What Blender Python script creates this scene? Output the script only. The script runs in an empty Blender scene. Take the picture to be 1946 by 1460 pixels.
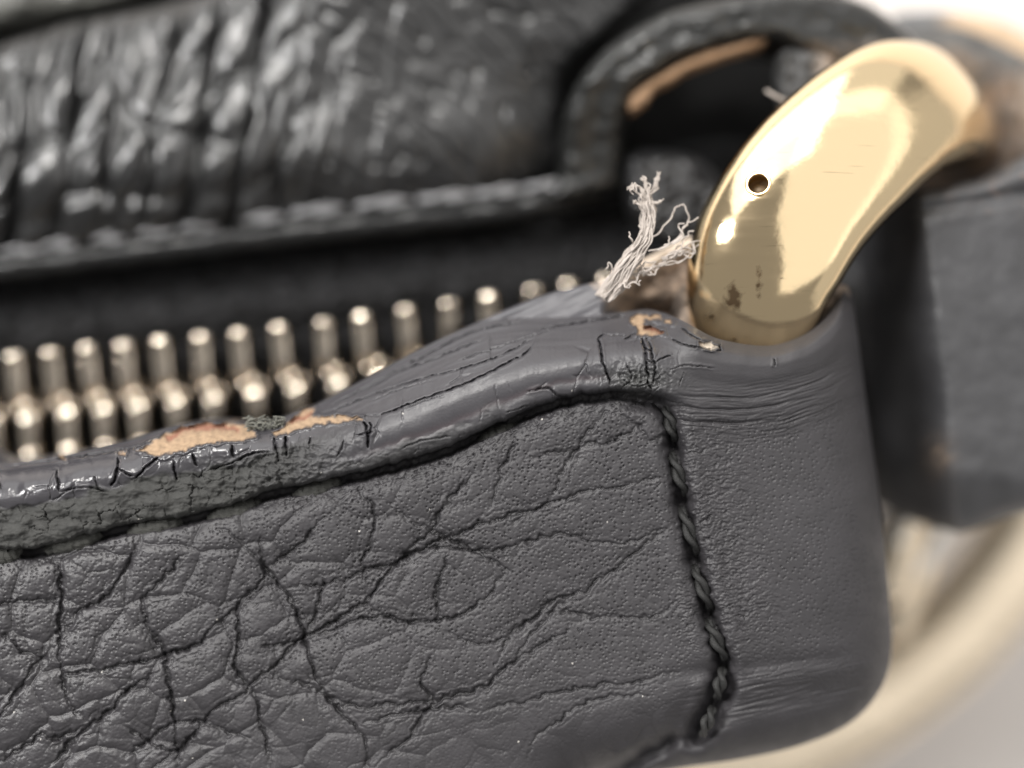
import bpy, bmesh, math, random
import numpy as np
from mathutils import Vector, Matrix

# ------------------------------------------------------------------ scale
# everything is laid out in hundredths of the object's real size: 1 u = 0.03 mm
K = 3.0e-5
DIST = 2600.0                      # camera height above the plane of focus, in u
S = bpy.context.scene
C = S.collection
random.seed(7)

# ------------------------------------------------------------------ camera
cam = bpy.data.cameras.new('camera')
camo = bpy.data.objects.new('camera', cam)
C.objects.link(camo)
camo.location = (0, 0, DIST*K)
camo.rotation_euler = (0, 0, 0)
cam.sensor_width = 36
cam.lens = 36*DIST/1946.0
cam.clip_start = 0.004
cam.clip_end = 20
cam.dof.use_dof = True
cam.dof.focus_distance = (DIST+0)*K
cam.dof.aperture_fstop = 7.2
S.camera = camo

# ------------------------------------------------------------------ light
world = bpy.data.worlds.new('World')
S.world = world
world.use_nodes = True
wb = world.node_tree.nodes['Background']
wb.inputs[0].default_value = (1.0, 0.985, 0.965, 1)
wb.inputs[1].default_value = 0.29
S.view_settings.view_transform = 'Standard'
S.view_settings.look = 'None'
S.view_settings.exposure = 0.0
S.view_settings.gamma = 1.0

def area(name, loc, size, power, col, target=(0, 0, 0), sy=None):
    l = bpy.data.lights.new(name, 'AREA')
    l.shape = 'RECTANGLE' if sy else 'DISK'
    l.size = size
    if sy: l.size_y = sy
    l.energy = power
    l.color = col
    o = bpy.data.objects.new(name, l)
    C.objects.link(o)
    o.location = loc
    d = Vector(target)-Vector(loc)
    o.rotation_euler = d.to_track_quat('-Z', 'Y').to_euler()
    return o
area('ceiling_light', (0.74, 0.50, 0.60), 1.30, 6.0, (1.0, 0.97, 0.94), (0.74, 0.50, 0), sy=1.80)
area('far_fill', (0.10, 1.45, 0.35), 2.4, 5.6, (1.0, 0.975, 0.94), (0.10, 0, 0.0), sy=1.3)  # added unseen panel, brightens the far side of the ring's reflection
area('right_fill', (1.50, 0.10, 0.30), 2.4, 2.6, (1.0, 0.97, 0.94), (0, 0.1, 0.0), sy=1.2)  # added unseen panel, brightens the ring's right edge
area('soft_key', (-0.20, 0.72, 0.42), 0.95, 4.8, (1.0, 0.99, 0.975), sy=0.95)  # added soft key for leather sheen and the edge's top face
area('window_light', (-0.42, 0.13, 0.42), 0.09, 3.0, (1.0, 0.985, 0.97), sy=0.20)
area('bulb_light', (-0.13, 0.32, 0.43), 0.095, 2.1, (1.0, 0.97, 0.93))

# ------------------------------------------------------------------ maths
def W(px, py, z):
    """point at height z (u) that lies on the sight line of picture point px,py"""
    s = (DIST-z)/DIST*K
    return (px-973.0)*s, (730.0-py)*s, z*K
def WV(px, py, z): return Vector(W(px, py, z))
def lerp(a, b, t): return a+(b-a)*t
def sstep(a, b, x):
    t = np.clip((x-a)/(b-a), 0, 1)
    return t*t*(3-2*t)
def hsh(ix, iy, seed):
    h = (ix.astype(np.int64)*374761393+iy.astype(np.int64)*668265263+seed*2147483647) & 0xffffffff
    h = ((h ^ (h >> 13))*1274126177) & 0xffffffff
    h = ((h ^ (h >> 16))*2246822519) & 0xffffffff
    h = h ^ (h >> 15)
    return (h & 0xffffff)/float(0xffffff)
def noise(x, y, seed=0):
    x = np.asarray(x, float); y = np.asarray(y, float)
    ix = np.floor(x); iy = np.floor(y)
    fx = x-ix; fy = y-iy
    ux = fx*fx*fx*(fx*(fx*6-15)+10); uy = fy*fy*fy*(fy*(fy*6-15)+10)
    def g(dx, dy):
        a = hsh(ix+dx, iy+dy, seed)*2*np.pi
        return np.cos(a)*(fx-dx)+np.sin(a)*(fy-dy)
    return (lerp(lerp(g(0, 0), g(1, 0), ux), lerp(g(0, 1), g(1, 1), ux), uy))*1.5
def fbm(x, y, o=4, seed=0, g=0.5):
    s = 0; a = 1; f = 1
    for i in range(o):
        s = s+a*noise(x*f, y*f, seed+i*17); a *= g; f *= 2.03
    return s
def vor(x, y, seed=0, jit=0.9):
    x = np.asarray(x, float); y = np.asarray(y, float)
    ix = np.floor(x); iy = np.floor(y)
    f1 = np.full(x.shape, 9.0); f2 = np.full(x.shape, 9.0); idv = np.zeros(x.shape)
    for dx in (-1, 0, 1):
        for dy in (-1, 0, 1):
            cx = ix+dx; cy = iy+dy
            jx = cx+0.5+(hsh(cx, cy, seed)-0.5)*jit; jy = cy+0.5+(hsh(cx, cy, seed+5)-0.5)*jit
            d = np.hypot(x-jx, y-jy)
            n = d < f1
            f2 = np.where(n, f1, np.minimum(f2, d))
            idv = np.where(n, hsh(cx, cy, seed+9), idv)
            f1 = np.where(n, d, f1)
    return f1, f2, idv
def catmull(pts, n=6, closed=False):
    P = [np.array(p, float) for p in pts]
    m = len(P); out = []
    rng = range(m) if closed else range(m-1)
    for i in rng:
        if closed: p0, p1, p2, p3 = P[i-1], P[i], P[(i+1) % m], P[(i+2) % m]
        else:
            p1, p2 = P[i], P[i+1]
            p0 = P[i-1] if i > 0 else p1*2-p2
            p3 = P[i+2] if i+2 < m else p2*2-p1
        for k in range(n):
            t = k/n
            out.append(0.5*((2*p1)+(-p0+p2)*t+(2*p0-5*p1+4*p2-p3)*t*t+(-p0+3*p1-3*p2+p3)*t**3))
    if not closed: out.append(P[-1])
    return np.array(out)
def segdist(px, py, pl, closed=False):
    """distance to a polyline, closest point, arclength 0..1"""
    best = np.full(px.shape, 1e9); bx = np.zeros(px.shape); by = np.zeros(px.shape); bs = np.zeros(px.shape)
    n = len(pl)
    rng = range(n if closed else n-1)
    L = 0; tot = sum(math.hypot(*(pl[(i+1) % n]-pl[i])[:2]) for i in rng) or 1
    for i in rng:
        ax, ay = pl[i][:2]; cx, cy = pl[(i+1) % n][:2]
        dx, dy = cx-ax, cy-ay
        l2 = dx*dx+dy*dy
        if l2 < 1e-9: continue
        t = np.clip(((px-ax)*dx+(py-ay)*dy)/l2, 0, 1)
        qx = ax+t*dx; qy = ay+t*dy
        d = (px-qx)**2+(py-qy)**2
        m = d < best
        best = np.where(m, d, best); bx = np.where(m, qx, bx); by = np.where(m, qy, by)
        bs = np.where(m, (L+t*math.sqrt(l2))/tot, bs)
        L += math.sqrt(l2)
    return np.sqrt(best), bx, by, bs
def near(px, py, pl, r):
    """distance to a polyline, computed only where it is below about r; elsewhere 1e3"""
    out = np.full(px.shape, 1e3); s = np.zeros(px.shape)
    x0, y0 = pl[:, 0].min()-r, pl[:, 1].min()-r; x1, y1 = pl[:, 0].max()+r, pl[:, 1].max()+r
    m = (px > x0) & (px < x1) & (py > y0) & (py < y1)
    if m.any():
        d, _, _, t = segdist(px[m], py[m], pl)
        out[m] = d; s[m] = t
    return out, s
def inside(px, py, pl):
    n = len(pl); c = np.zeros(px.shape, bool)
    for i in range(n):
        x1, y1 = pl[i][:2]; x2, y2 = pl[(i+1) % n][:2]
        if y1 == y2: continue
        m = ((y1 > py) != (y2 > py)) & (px < (x2-x1)*(py-y1)/(y2-y1)+x1)
        c ^= m
    return c

# ------------------------------------------------------------------ objects
def tag(o, label=None, cat=None, group=None, kind=None):
    if label: o['label'] = label
    if cat: o['category'] = cat
    if group: o['group'] = group
    if kind: o['kind'] = kind
    return o
def empty(name, loc=(0, 0, 0)):
    o = bpy.data.objects.new(name, None)
    C.objects.link(o); o.location = loc
    o.empty_display_size = 0.005
    return o
def link(name, me, mat, parent=None, smooth=True):
    if smooth: me.polygons.foreach_set('use_smooth', np.ones(len(me.polygons), bool))
    if mat: me.materials.append(mat)
    o = bpy.data.objects.new(name, me)
    C.objects.link(o)
    if parent:
        o.parent = parent
        bpy.context.view_layer.update()
        o.matrix_parent_inverse = parent.matrix_world.inverted()
    return o
def mesh_np(name, V, F, attrs=None):
    """V (n,3) floats, F (m,4) quads"""
    me = bpy.data.meshes.new(name)
    V = np.asarray(V, np.float32); F = np.asarray(F, np.int32)
    me.vertices.add(len(V)); me.vertices.foreach_set('co', V.ravel())
    k = F.shape[1]
    me.loops.add(F.size); me.loops.foreach_set('vertex_index', F.ravel())
    me.polygons.add(len(F)); me.polygons.foreach_set('loop_start', np.arange(0, F.size, k, dtype=np.int32))
    me.polygons.foreach_set('loop_total', np.full(len(F), k, np.int32))
    me.update(calc_edges=True); me.validate()
    if attrs:
        for an, (typ, data) in attrs.items():
            a = me.attributes.new(an, typ, 'POINT')
            a.data.foreach_set('color' if typ == 'FLOAT_COLOR' else 'value', np.asarray(data, np.float32).ravel())
    return me
def compact(V, F, at):
    used = np.unique(F); mp = np.full(len(V), -1); mp[used] = np.arange(len(used))
    return V[used], mp[F], {k: (t, d[used]) for k, (t, d) in at.items()}

def slab(outline, step, zfun, wall=120, colfun=None, rgh=0.5, smooth_outline=5, pad=0):
    """a leather sheet: heightfield inside a closed outline, its rim snapped to the outline, its edge carried down"""
    ol = catmull(outline, smooth_outline, True) if smooth_outline else np.array(outline, float)
    x0, y0 = ol.min(0)-step*2; x1, y1 = ol.max(0)+step*2
    gx = np.arange(x0, x1, step); gy = np.arange(y0, y1, step)
    X, Y = np.meshgrid(gx, gy); sh = X.shape
    X = X.ravel(); Y = Y.ravel()
    ins = inside(X, Y, ol)
    # coarse distance, then exact near the rim
    cx = np.arange(x0, x1+16, 16); cy = np.arange(y0, y1+16, 16)
    CX, CY = np.meshgrid(cx, cy)
    cd = segdist(CX.ravel(), CY.ravel(), ol, True)[0].reshape(CX.shape)
    fx = (X-x0)/16; fy = (Y-y0)/16
    ix = np.clip(fx.astype(int), 0, len(cx)-2); iy = np.clip(fy.astype(int), 0, len(cy)-2)
    tx = fx-ix; ty = fy-iy
    d = lerp(lerp(cd[iy, ix], cd[iy, ix+1], tx), lerp(cd[iy+1, ix], cd[iy+1, ix+1], tx), ty)
    m = d < 30
    dd, bx, by, _ = segdist(X[m], Y[m], ol, True)
    d[m] = dd
    sd = np.where(ins, d, -d)
    BX = X.copy(); BY = Y.copy(); BX[m] = bx; BY[m] = by
    keep = sd > -1.6*step
    out = (sd < 0) & keep
    PX = np.where(out, BX, X); PY = np.where(out, BY, Y)
    sdc = np.maximum(sd, 0)
    Z = np.zeros(len(X))
    Z[keep] = zfun(PX[keep], PY[keep], sdc[keep])
    vx, vy, vz = W(PX, PY, Z)
    V = np.stack([vx, vy, vz], 1)
    idx = np.arange(len(X)).reshape(sh)
    q = np.stack([idx[1:, :-1], idx[1:, 1:], idx[:-1, 1:], idx[:-1, :-1]], -1).reshape(-1, 4)
    ok = keep[q].all(1) & ins[q].any(1)
    F = q[ok]
    if colfun: col, rg = colfun(PX, PY, Z, sdc)
    else: col = np.full((len(X), 3), 0.05); rg = np.full(len(X), rgh)
    at = {'col': ('FLOAT_COLOR', np.concatenate([col, np.ones((len(X), 1))], 1)), 'rgh': ('FLOAT', rg)}
    V, F, at = compact(V, F, at)
    # wall
    E = np.concatenate([F[:, [0, 1]], F[:, [1, 2]], F[:, [2, 3]], F[:, [3, 0]]])
    key = np.sort(E, 1); kk = key[:, 0].astype(np.int64)*len(V)+key[:, 1]
    u, inv, cnt = np.unique(kk, return_inverse=True, return_counts=True)
    be = E[cnt[inv] == 1]
    bv = np.unique(be); mp = np.full(len(V), -1); mp[bv] = len(V)+np.arange(len(bv))
    V2 = V[bv].copy(); V2[:, 2] -= wall*K
    F2 = np.stack([be[:, 1], be[:, 0], mp[be[:, 0]], mp[be[:, 1]]], 1)
    V = np.concatenate([V, V2]); F = np.concatenate([F, F2])
    at = {k: (t, np.concatenate([dta, dta[bv]])) for k, (t, dta) in at.items()}
    return V, F, at
def lip(sd, R, T): 
    t = np.clip(1-sd/R, 0, 1)
    return T*(1-np.sqrt(np.maximum(0, 1-t*t)))
def add_slab(name, mat, parent, *a, **k):
    V, F, at = slab(*a, **k)
    return link(name, mesh_np(name, V, F, at), mat, parent)

def tube(name, pts, rads, mat, parent=None, seg=10, cap=True):
    """round tube through 3-D points already in metres"""
    bm = bmesh.new(); rings = []
    n = len(pts); up = None
    for i in range(n):
        t = (pts[min(i+1, n-1)]-pts[max(i-1, 0)]).normalized()
        if up is None:
            up = t.orthogonal().normalized()
        up = (up-t*up.dot(t)).normalized()
        sd = t.cross(up)
        r = rads[i] if hasattr(rads, '__len__') else rads
        rings.append([bm.verts.new(pts[i]+(up*math.cos(a)+sd*math.sin(a))*r*K) for a in [2*math.pi*j/seg for j in range(seg)]])
    for i in range(n-1):
        for j in range(seg):
            bm.faces.new((rings[i][j], rings[i][(j+1) % seg], rings[i+1][(j+1) % seg], rings[i+1][j]))
    if cap:
        bm.faces.new(rings[0][::-1]); bm.faces.new(rings[-1])
    me = bpy.data.meshes.new(name); bm.to_mesh(me); bm.free()
    return link(name, me, mat, parent)
def superell(bm, c, r, e=2.5, nu=20, nv=14, rot=None):
    def sp(v, p): return math.copysign(abs(v)**p, v)
    rows = []
    for i in range(nv+1):
        ph = -math.pi/2+math.pi*i/nv; row = []
        for j in range(nu):
            th = 2*math.pi*j/nu; k = 2/e
            p = Vector((sp(math.cos(ph), k)*sp(math.cos(th), k)*r[0], sp(math.cos(ph), k)*sp(math.sin(th), k)*r[1], sp(math.sin(ph), k)*r[2]))
            if rot: p = rot @ p
            row.append(bm.verts.new((p+Vector(c))*K))
        rows.append(row)
    for i in range(nv):
        for j in range(nu):
            try: bm.faces.new((rows[i][j], rows[i][(j+1) % nu], rows[i+1][(j+1) % nu], rows[i+1][j]))
            except ValueError: pass

# ------------------------------------------------------------------ materials
def newmat(name):
    m = bpy.data.materials.new(name); m.use_nodes = True
    nt = m.node_tree; b = nt.nodes['Principled BSDF']
    return m, nt, b
def N(nt, t, **k):
    n = nt.nodes.new(t)
    for a, v in k.items(): setattr(n, a, v)
    return n
def bump(nt, b, scale_px, strength_px, detail=4, stretch=(1, 1, 1), prev=None, kind='noise'):
    tc = N(nt, 'ShaderNodeTexCoord'); mp = N(nt, 'ShaderNodeMapping')
    s = 1/(scale_px*K)
    mp.inputs['Scale'].default_value = (s*stretch[0], s*stretch[1], s*stretch[2])
    nt.links.new(tc.outputs['Object'], mp.inputs[0])
    if kind == 'noise':
        t = N(nt, 'ShaderNodeTexNoise'); t.inputs['Scale'].default_value = 1; t.inputs['Detail'].default_value = detail; out = t.outputs[0]
    else:
        t = N(nt, 'ShaderNodeTexVoronoi'); t.inputs['Scale'].default_value = 1; out = t.outputs['Distance']
    nt.links.new(mp.outputs[0], t.inputs['Vector'])
    bp = N(nt, 'ShaderNodeBump'); bp.inputs['Strength'].default_value = 1
    bp.inputs['Distance'].default_value = strength_px*K
    nt.links.new(out, bp.inputs['Height'])
    if prev: nt.links.new(prev.outputs[0], bp.inputs['Normal'])
    nt.links.new(bp.outputs[0], b.inputs['Normal'])
    return bp
def leather(name, sc=5, st=1.0, spec=0.5):
    m, nt, b = newmat(name)
    a = N(nt, 'ShaderNodeAttribute', attribute_name='col'); r = N(nt, 'ShaderNodeAttribute', attribute_name='rgh')
    nt.links.new(a.outputs['Color'], b.inputs['Base Color']); nt.links.new(r.outputs['Fac'], b.inputs['Roughness'])
    b.inputs['Specular IOR Level'].default_value = spec
    if st: bump(nt, b, sc, st)
    return m
M_leather = leather('black_leather', 5, 0.5, 0.6)
M_blur = leather('pebbled_leather', 24, 0.35, 0.6)
M_fabric = leather('woven_fabric', 8, 6, 0.3)
def plain(name, col, rough, metal=0, bs=None, spec=0.5, **k):
    m, nt, b = newmat(name)
    b.inputs['Base Color'].default_value = (*col, 1); b.inputs['Roughness'].default_value = rough; b.inputs['Metallic'].default_value = metal
    b.inputs['Specular IOR Level'].default_value = spec
    if bs: bump(nt, b, bs[0], bs[1], **k)
    return m
def gold_mat(name, col, rough, bs, painted_refl=False):
    m, nt, b = newmat(name)
    b.inputs['Metallic'].default_value = 1
    tc = N(nt, 'ShaderNodeTexCoord'); mp = N(nt, 'ShaderNodeMapping')
    mp.inputs['Rotation'].default_value = (0, 0, math.radians(-52))
    s = 1/(60*K); mp.inputs['Scale'].default_value = (s*0.35, s*3.0, s)
    nt.links.new(tc.outputs['Object'], mp.inputs[0])
    t = N(nt, 'ShaderNodeTexNoise'); t.inputs['Scale'].default_value = 1; t.inputs['Detail'].default_value = 6
    nt.links.new(mp.outputs[0], t.inputs['Vector'])
    cr = N(nt, 'ShaderNodeMapRange'); cr.inputs[1].default_value = .3; cr.inputs[2].default_value = .75
    cr.inputs[3].default_value = rough*0.7; cr.inputs[4].default_value = rough*1.8
    nt.links.new(t.outputs[0], cr.inputs[0]); nt.links.new(cr.outputs[0], b.inputs['Roughness'])
    b.inputs['Base Color'].default_value = (*col, 1)
    bump(nt, b, bs[0], bs[1], 3)
    if painted_refl:
        # dark reflections painted into the colour near the foot, hairline scratches along the bar
        at = N(nt, 'ShaderNodeAttribute', attribute_name='painted_refl')
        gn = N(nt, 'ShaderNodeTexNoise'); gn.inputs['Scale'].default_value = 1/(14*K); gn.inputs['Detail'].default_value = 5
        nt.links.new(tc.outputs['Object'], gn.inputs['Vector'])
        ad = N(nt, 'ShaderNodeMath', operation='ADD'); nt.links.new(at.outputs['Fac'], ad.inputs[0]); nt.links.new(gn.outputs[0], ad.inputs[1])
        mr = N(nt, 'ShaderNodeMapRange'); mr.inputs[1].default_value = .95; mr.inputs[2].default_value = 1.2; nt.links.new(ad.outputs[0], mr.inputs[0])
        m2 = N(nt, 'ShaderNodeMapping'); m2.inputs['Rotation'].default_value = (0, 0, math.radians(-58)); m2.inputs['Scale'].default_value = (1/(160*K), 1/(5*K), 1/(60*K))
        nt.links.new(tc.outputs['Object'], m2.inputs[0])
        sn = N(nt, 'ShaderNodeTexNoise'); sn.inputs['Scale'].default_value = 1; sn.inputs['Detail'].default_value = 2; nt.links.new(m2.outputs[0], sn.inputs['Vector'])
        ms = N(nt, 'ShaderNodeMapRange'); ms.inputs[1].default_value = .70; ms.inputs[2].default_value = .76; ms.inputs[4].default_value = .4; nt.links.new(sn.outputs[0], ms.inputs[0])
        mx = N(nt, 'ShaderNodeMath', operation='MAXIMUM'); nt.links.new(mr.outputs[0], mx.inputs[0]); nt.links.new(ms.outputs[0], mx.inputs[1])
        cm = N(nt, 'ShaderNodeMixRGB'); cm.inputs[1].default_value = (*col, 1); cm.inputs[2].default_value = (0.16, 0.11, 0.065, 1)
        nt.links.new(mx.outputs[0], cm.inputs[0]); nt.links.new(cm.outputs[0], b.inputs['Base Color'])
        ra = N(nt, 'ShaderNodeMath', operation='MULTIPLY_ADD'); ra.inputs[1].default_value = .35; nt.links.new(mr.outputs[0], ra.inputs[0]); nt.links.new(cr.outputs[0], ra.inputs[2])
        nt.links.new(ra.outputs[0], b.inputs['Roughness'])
    return m
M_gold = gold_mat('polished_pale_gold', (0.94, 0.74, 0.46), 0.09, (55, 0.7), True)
M_gold2 = gold_mat('gold_blurred', (0.93, 0.80, 0.62), 0.28, (40, 0.8))
M_brass = plain('zipper_metal', (0.69, 0.61, 0.51), 0.13, 1, (14, 1.2))
M_thread = plain('dark_sewing_thread', (0.020, 0.020, 0.0195), 0.62, 0, (4, 2.0), stretch=(1, 3, 1))
M_fray = plain('white_thread_fibre', (0.47, 0.42, 0.38), 0.8)
M_black = plain('black_lining', (0.006, 0.006, 0.006), 0.9, 0, (14, 6), spec=0.2)

# ------------------------------------------------------------------ setting
def sheet(name, z, half, mat, label=None):
    bm = bmesh.new()
    bmesh.ops.create_grid(bm, x_segments=2, y_segments=2, size=half)
    me = bpy.data.meshes.new(name); bm.to_mesh(me); bm.free()
    o = link(name, me, mat); o.location = (0, 0, z*K)
    tag(o, kind='structure')
    return o
M_table = plain('white_tabletop', (0.74, 0.69, 0.65), 0.5, 0, (900, 3))
sheet('tabletop', -2100, 1.2, M_table)

# ================================================================== HANDBAG
bag = empty('handbag', (0, 0, -1500*K))
tag(bag, 'black pebbled leather handbag with worn top edge, brass zipper and stitched ring loop', 'handbag')
bpy.context.view_layer.update()

# ---- worn front panel: one continuous piece of relief, cut into its parts
TOP = [(-110, 902), (0, 883), (120, 864), (240, 838), (300, 818), (350, 806), (400, 801), (440, 804), (480, 806), (520, 800), (560, 783), (600, 769), (700, 717), (800, 663), (900, 617),
       (960, 606), (1060, 603), (1120, 598), (1190, 592), (1230, 588), (1265, 596), (1300, 611), (1330, 628), (1365, 644), (1420, 655), (1465, 657), (1500, 650),
       (1540, 632), (1575, 601), (1600, 563)]
RIGHT = [(1612, 545), (1621, 570), (1631, 640), (1646, 760), (1660, 860), (1674, 960), (1684, 1060), (1692, 1150), (1696, 1210), (1690, 1270), (1668, 1320), (1630, 1363),
         (1580, 1394), (1500, 1423), (1400, 1444), (1300, 1458), (1200, 1475), (1100, 1492)]
FRONT = TOP+RIGHT+[(1000, 1560), (-110, 1560)]
GAP = np.array([(-110, 1062), (0, 1044), (60, 1040), (110, 1032), (200, 1006), (270, 992), (330, 982), (430, 962), (500, 936), (600, 917), (700, 893), (800, 866), (870, 840), (950, 803), (1050, 763),
                (1130, 747), (1200, 743), (1240, 748), (1300, 768), (1400, 776), (1500, 766), (1600, 740), (1700, 700)], float)
topc = catmull(TOP, 8); topx = topc[:, 0]; topy = topc[:, 1]
gapc = catmull(GAP, 8)
STITCH = catmull([(1212, 752), (1250, 764), (1272, 800), (1281, 860), (1292, 930), (1303, 990), (1320, 1060), (1340, 1140), (1360, 1210), (1374, 1262), (1366, 1310), (1346, 1362), (1330, 1400)], 6)
FOLD = catmull([(1376, 1310), (1352, 1350), (1322, 1388), (1285, 1408), (1235, 1432), (1180, 1460), (1100, 1500)], 6)
silh = catmull(RIGHT, 6)
CREASE = [
 [(90, 1035), (117, 1100), (112, 1200), (115, 1260), (128, 1330), (172, 1370)],
 [(420, 1005), (500, 1075), (540, 1125), (575, 1195), (590, 1240), (600, 1290), (645, 1350), (690, 1400), (700, 1470)],
 [(1100, 955), (1035, 962), (940, 990), (850, 1020), (800, 1045), (750, 1075), (690, 1145), (640, 1175), (585, 1210), (505, 1280), (440, 1330), (370, 1395), (280, 1475)],
 [(500, 1020), (495, 1065), (505, 1090), (470, 1130), (450, 1160), (455, 1225), (445, 1270), (480, 1310), (500, 1390), (520, 1470)],
 [(270, 1140), (280, 1185), (310, 1240), (325, 1330), (332, 1380), (340, 1470)],
 [(115, 1210), (150, 1170), (190, 1140), (250, 1065), (262, 1010)],
 [(345, 1055), (300, 1115), (270, 1145)],
 [(-40, 1400), (0, 1365), (50, 1285), (100, 1240)],
 [(300, 1275), (240, 1315), (175, 1375), (90, 1460)],
 [(120, 1280), (200, 1270), (300, 1250), (375, 1230), (400, 1195), (450, 1155), (500, 1120)],
 [(540, 1120), (625, 1105), (700, 1085), (750, 1070), (820, 1045), (900, 1042), (973, 1042), (1050, 1012)],
 [(695, 1145), (735, 1170), (800, 1180), (875, 1170), (935, 1120), (960, 1085)],
 [(680, 930), (705, 960), (712, 1000), (690, 1065), (695, 1110)],
 [(750, 965), (810, 1005), (850, 1020), (925, 1055), (965, 1085)],
 [(900, 900), (850, 955), (810, 1010), (770, 1060)],
 [(600, 1210), (675, 1180), (740, 1170), (800, 1190)],
 [(500, 1235), (575, 1220)],
 [(1080, 1200), (973, 1260), (900, 1315), (825, 1335), (780, 1400), (715, 1455)],
 [(500, 1275), (575, 1300), (635, 1330), (675, 1340), (790, 1335), (900, 1310)],
 [(700, 1370), (800, 1350), (900, 1340)],
 [(230, 1380), (280, 1405), (330, 1425), (370, 1395)],
 [(850, 1200), (900, 1220), (973, 1205), (1040, 1160)],
 [(973, 997), (1035, 960), (1129, 934), (1200, 922), (1259, 908)],
 [(973, 1054), (1051, 1012), (1119, 1028), (1192, 1033), (1280, 997)],
 [(1283, 997), (1207, 1049), (1129, 1111), (1077, 1132), (973, 1205), (940, 1260)],
 [(960, 1205), (1051, 1163), (1155, 1174), (1233, 1174), (1306, 1137)],
 [(1155, 783), (1124, 820), (1090, 860), (1067, 903), (1040, 960)],
 [(1000, 880), (1077, 856), (1145, 840), (1223, 804)],
 [(900, 1350), (973, 1340), (1077, 1314), (1233, 1288), (1330, 1268)],
 [(973, 1262), (1015, 1200), (1077, 1142)],
 [(1170, 780), (1215, 815), (1240, 840), (1290, 800)],
 [(-20, 1190), (50, 1240), (90, 1260)],
 [(0, 1150), (80, 1140), (115, 1150)],
 [(500, 1075), (560, 1040), (620, 985)],
 [(620, 1105), (600, 1160), (585, 1205)],
 [(850, 1060), (835, 1110), (830, 1180)],
 [(240, 1440), (330, 1375), (400, 1380), (470, 1400)],
 [(1000, 1440), (1040, 1380), (1130, 1330), (1230, 1320)],
 [(980, 830), (950, 900), (930, 960)],
 [(820, 1250), (800, 1300), (830, 1335)],
 [(0, 1450), (70, 1400), (110, 1405), (170, 1375)],
]
# (points, half width, depth) cracks in the painted edge
CRACK = [
 ([(1134, 642), (1140, 655), (1146, 690), (1156, 715), (1162, 735)], 2.2, 20), ([(1134, 644), (1150, 634)], 1.8, 10), ([(1150, 637), (1190, 636)], 1.0, 4),
 ([(1186, 645), (1210, 632)], 2.0, 10),
 ([(1219, 640), (1226, 662), (1228, 690), (1232, 725), (1238, 748)], 2.6, 18), ([(1228, 640), (1238, 668), (1245, 700), (1240, 735)], 2.0, 16), ([(1245, 690), (1262, 680), (1280, 675)], 1.4, 9),
 ([(1222, 660), (1240, 668)], 1.5, 10), ([(1226, 680), (1243, 690)], 1.5, 10), ([(1230, 700), (1244, 706)], 1.5, 10),
 ([(1366, 652), (1369, 668)], 1.8, 12), ([(1470, 682), (1474, 696)], 1.5, 8),
 ([(690, 798), (697, 815), (698, 838), (700, 855)], 3.2, 20), ([(680, 828), (712, 820)], 1.6, 8), ([(700, 800), (706, 815), (698, 832)], 2, 14),
 ([(590, 832), (586, 855)], 2.0, 12), ([(541, 828), (545, 868)], 3.0, 20), ([(520, 830), (530, 880)], 3.0, 14), ([(440, 845), (444, 870)], 3.2, 18), ([(366, 862), (374, 888)], 3.0, 16), ([(329, 876), (336, 915)], 2.6, 15),
 ([(302, 867), (275, 892), (255, 910)], 2.4, 15), ([(222, 868), (224, 890), (212, 925)], 2.8, 18), ([(224, 888), (240, 900), (256, 905)], 2.0, 12), ([(178, 900), (186, 928), (205, 935)], 1.8, 8), ([(108, 890), (112, 935)], 2.4, 15), ([(-5, 905), (2, 930)], 2, 10),
 ([(110, 936), (160, 926), (205, 935)], 1.6, 7), ([(390, 895), (440, 880), (480, 862), (520, 858)], 2.2, 12),
 ([(0, 890), (100, 874), (220, 858), (300, 838)], 1.5, 7), ([(40, 884), (160, 866), (260, 846)], 1.4, 6),
 # long cracks on the top face
 ([(690, 792), (730, 787), (790, 763), (850, 742), (900, 722), (960, 692), (1000, 670), (1026, 637)], 1.8, 9),
 ([(605, 790), (650, 772), (730, 742), (800, 720), (880, 700), (960, 672), (1028, 634)], 1.5, 7),
 ([(640, 765), (700, 738), (760, 706), (840, 676), (930, 640)], 1.5, 7), ([(620, 775), (720, 722), (800, 680), (900, 630), (1000, 610)], 1.6, 7),
 ([(880, 685), (905, 672), (935, 668)], 1.2, 5), ([(765, 778), (800, 764), (850, 748)], 1.2, 5), ([(1020, 626), (1110, 612), (1190, 600)], 1.8, 9),
 ([(860, 690), (960, 655), (1060, 622)], 1.0, 4), ([(700, 765), (760, 740), (830, 722)], 1.0, 4),
 ([(660, 800), (700, 790)], 1.2, 6), ([(1270, 640), (1300, 655), (1350, 664), (1375, 668)], 1.6, 8), ([(1290, 622), (1320, 640), (1345, 652)], 1.8, 8),
 ([(640, 870), (655, 835)], 1.4, 6), ([(760, 855), (800, 838), (860, 828)], 1.5, 6), ([(960, 785), (1010, 770)], 1.2, 5), ([(1000, 745), (1030, 738), (1050, 742), (1060, 752), (1090, 755)], 1.8, 8), ([(1190, 690), (1200, 720), (1175, 742)], 1.6, 8),
 ([(1290, 735), (1300, 705)], 1.0, 5), ([(1180, 720), (1210, 735), (1240, 725), (1262, 712)], 1.4, 6),
 ([(1270, 705), (1300, 695), (1360, 700)], 1.2, 5)]
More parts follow.
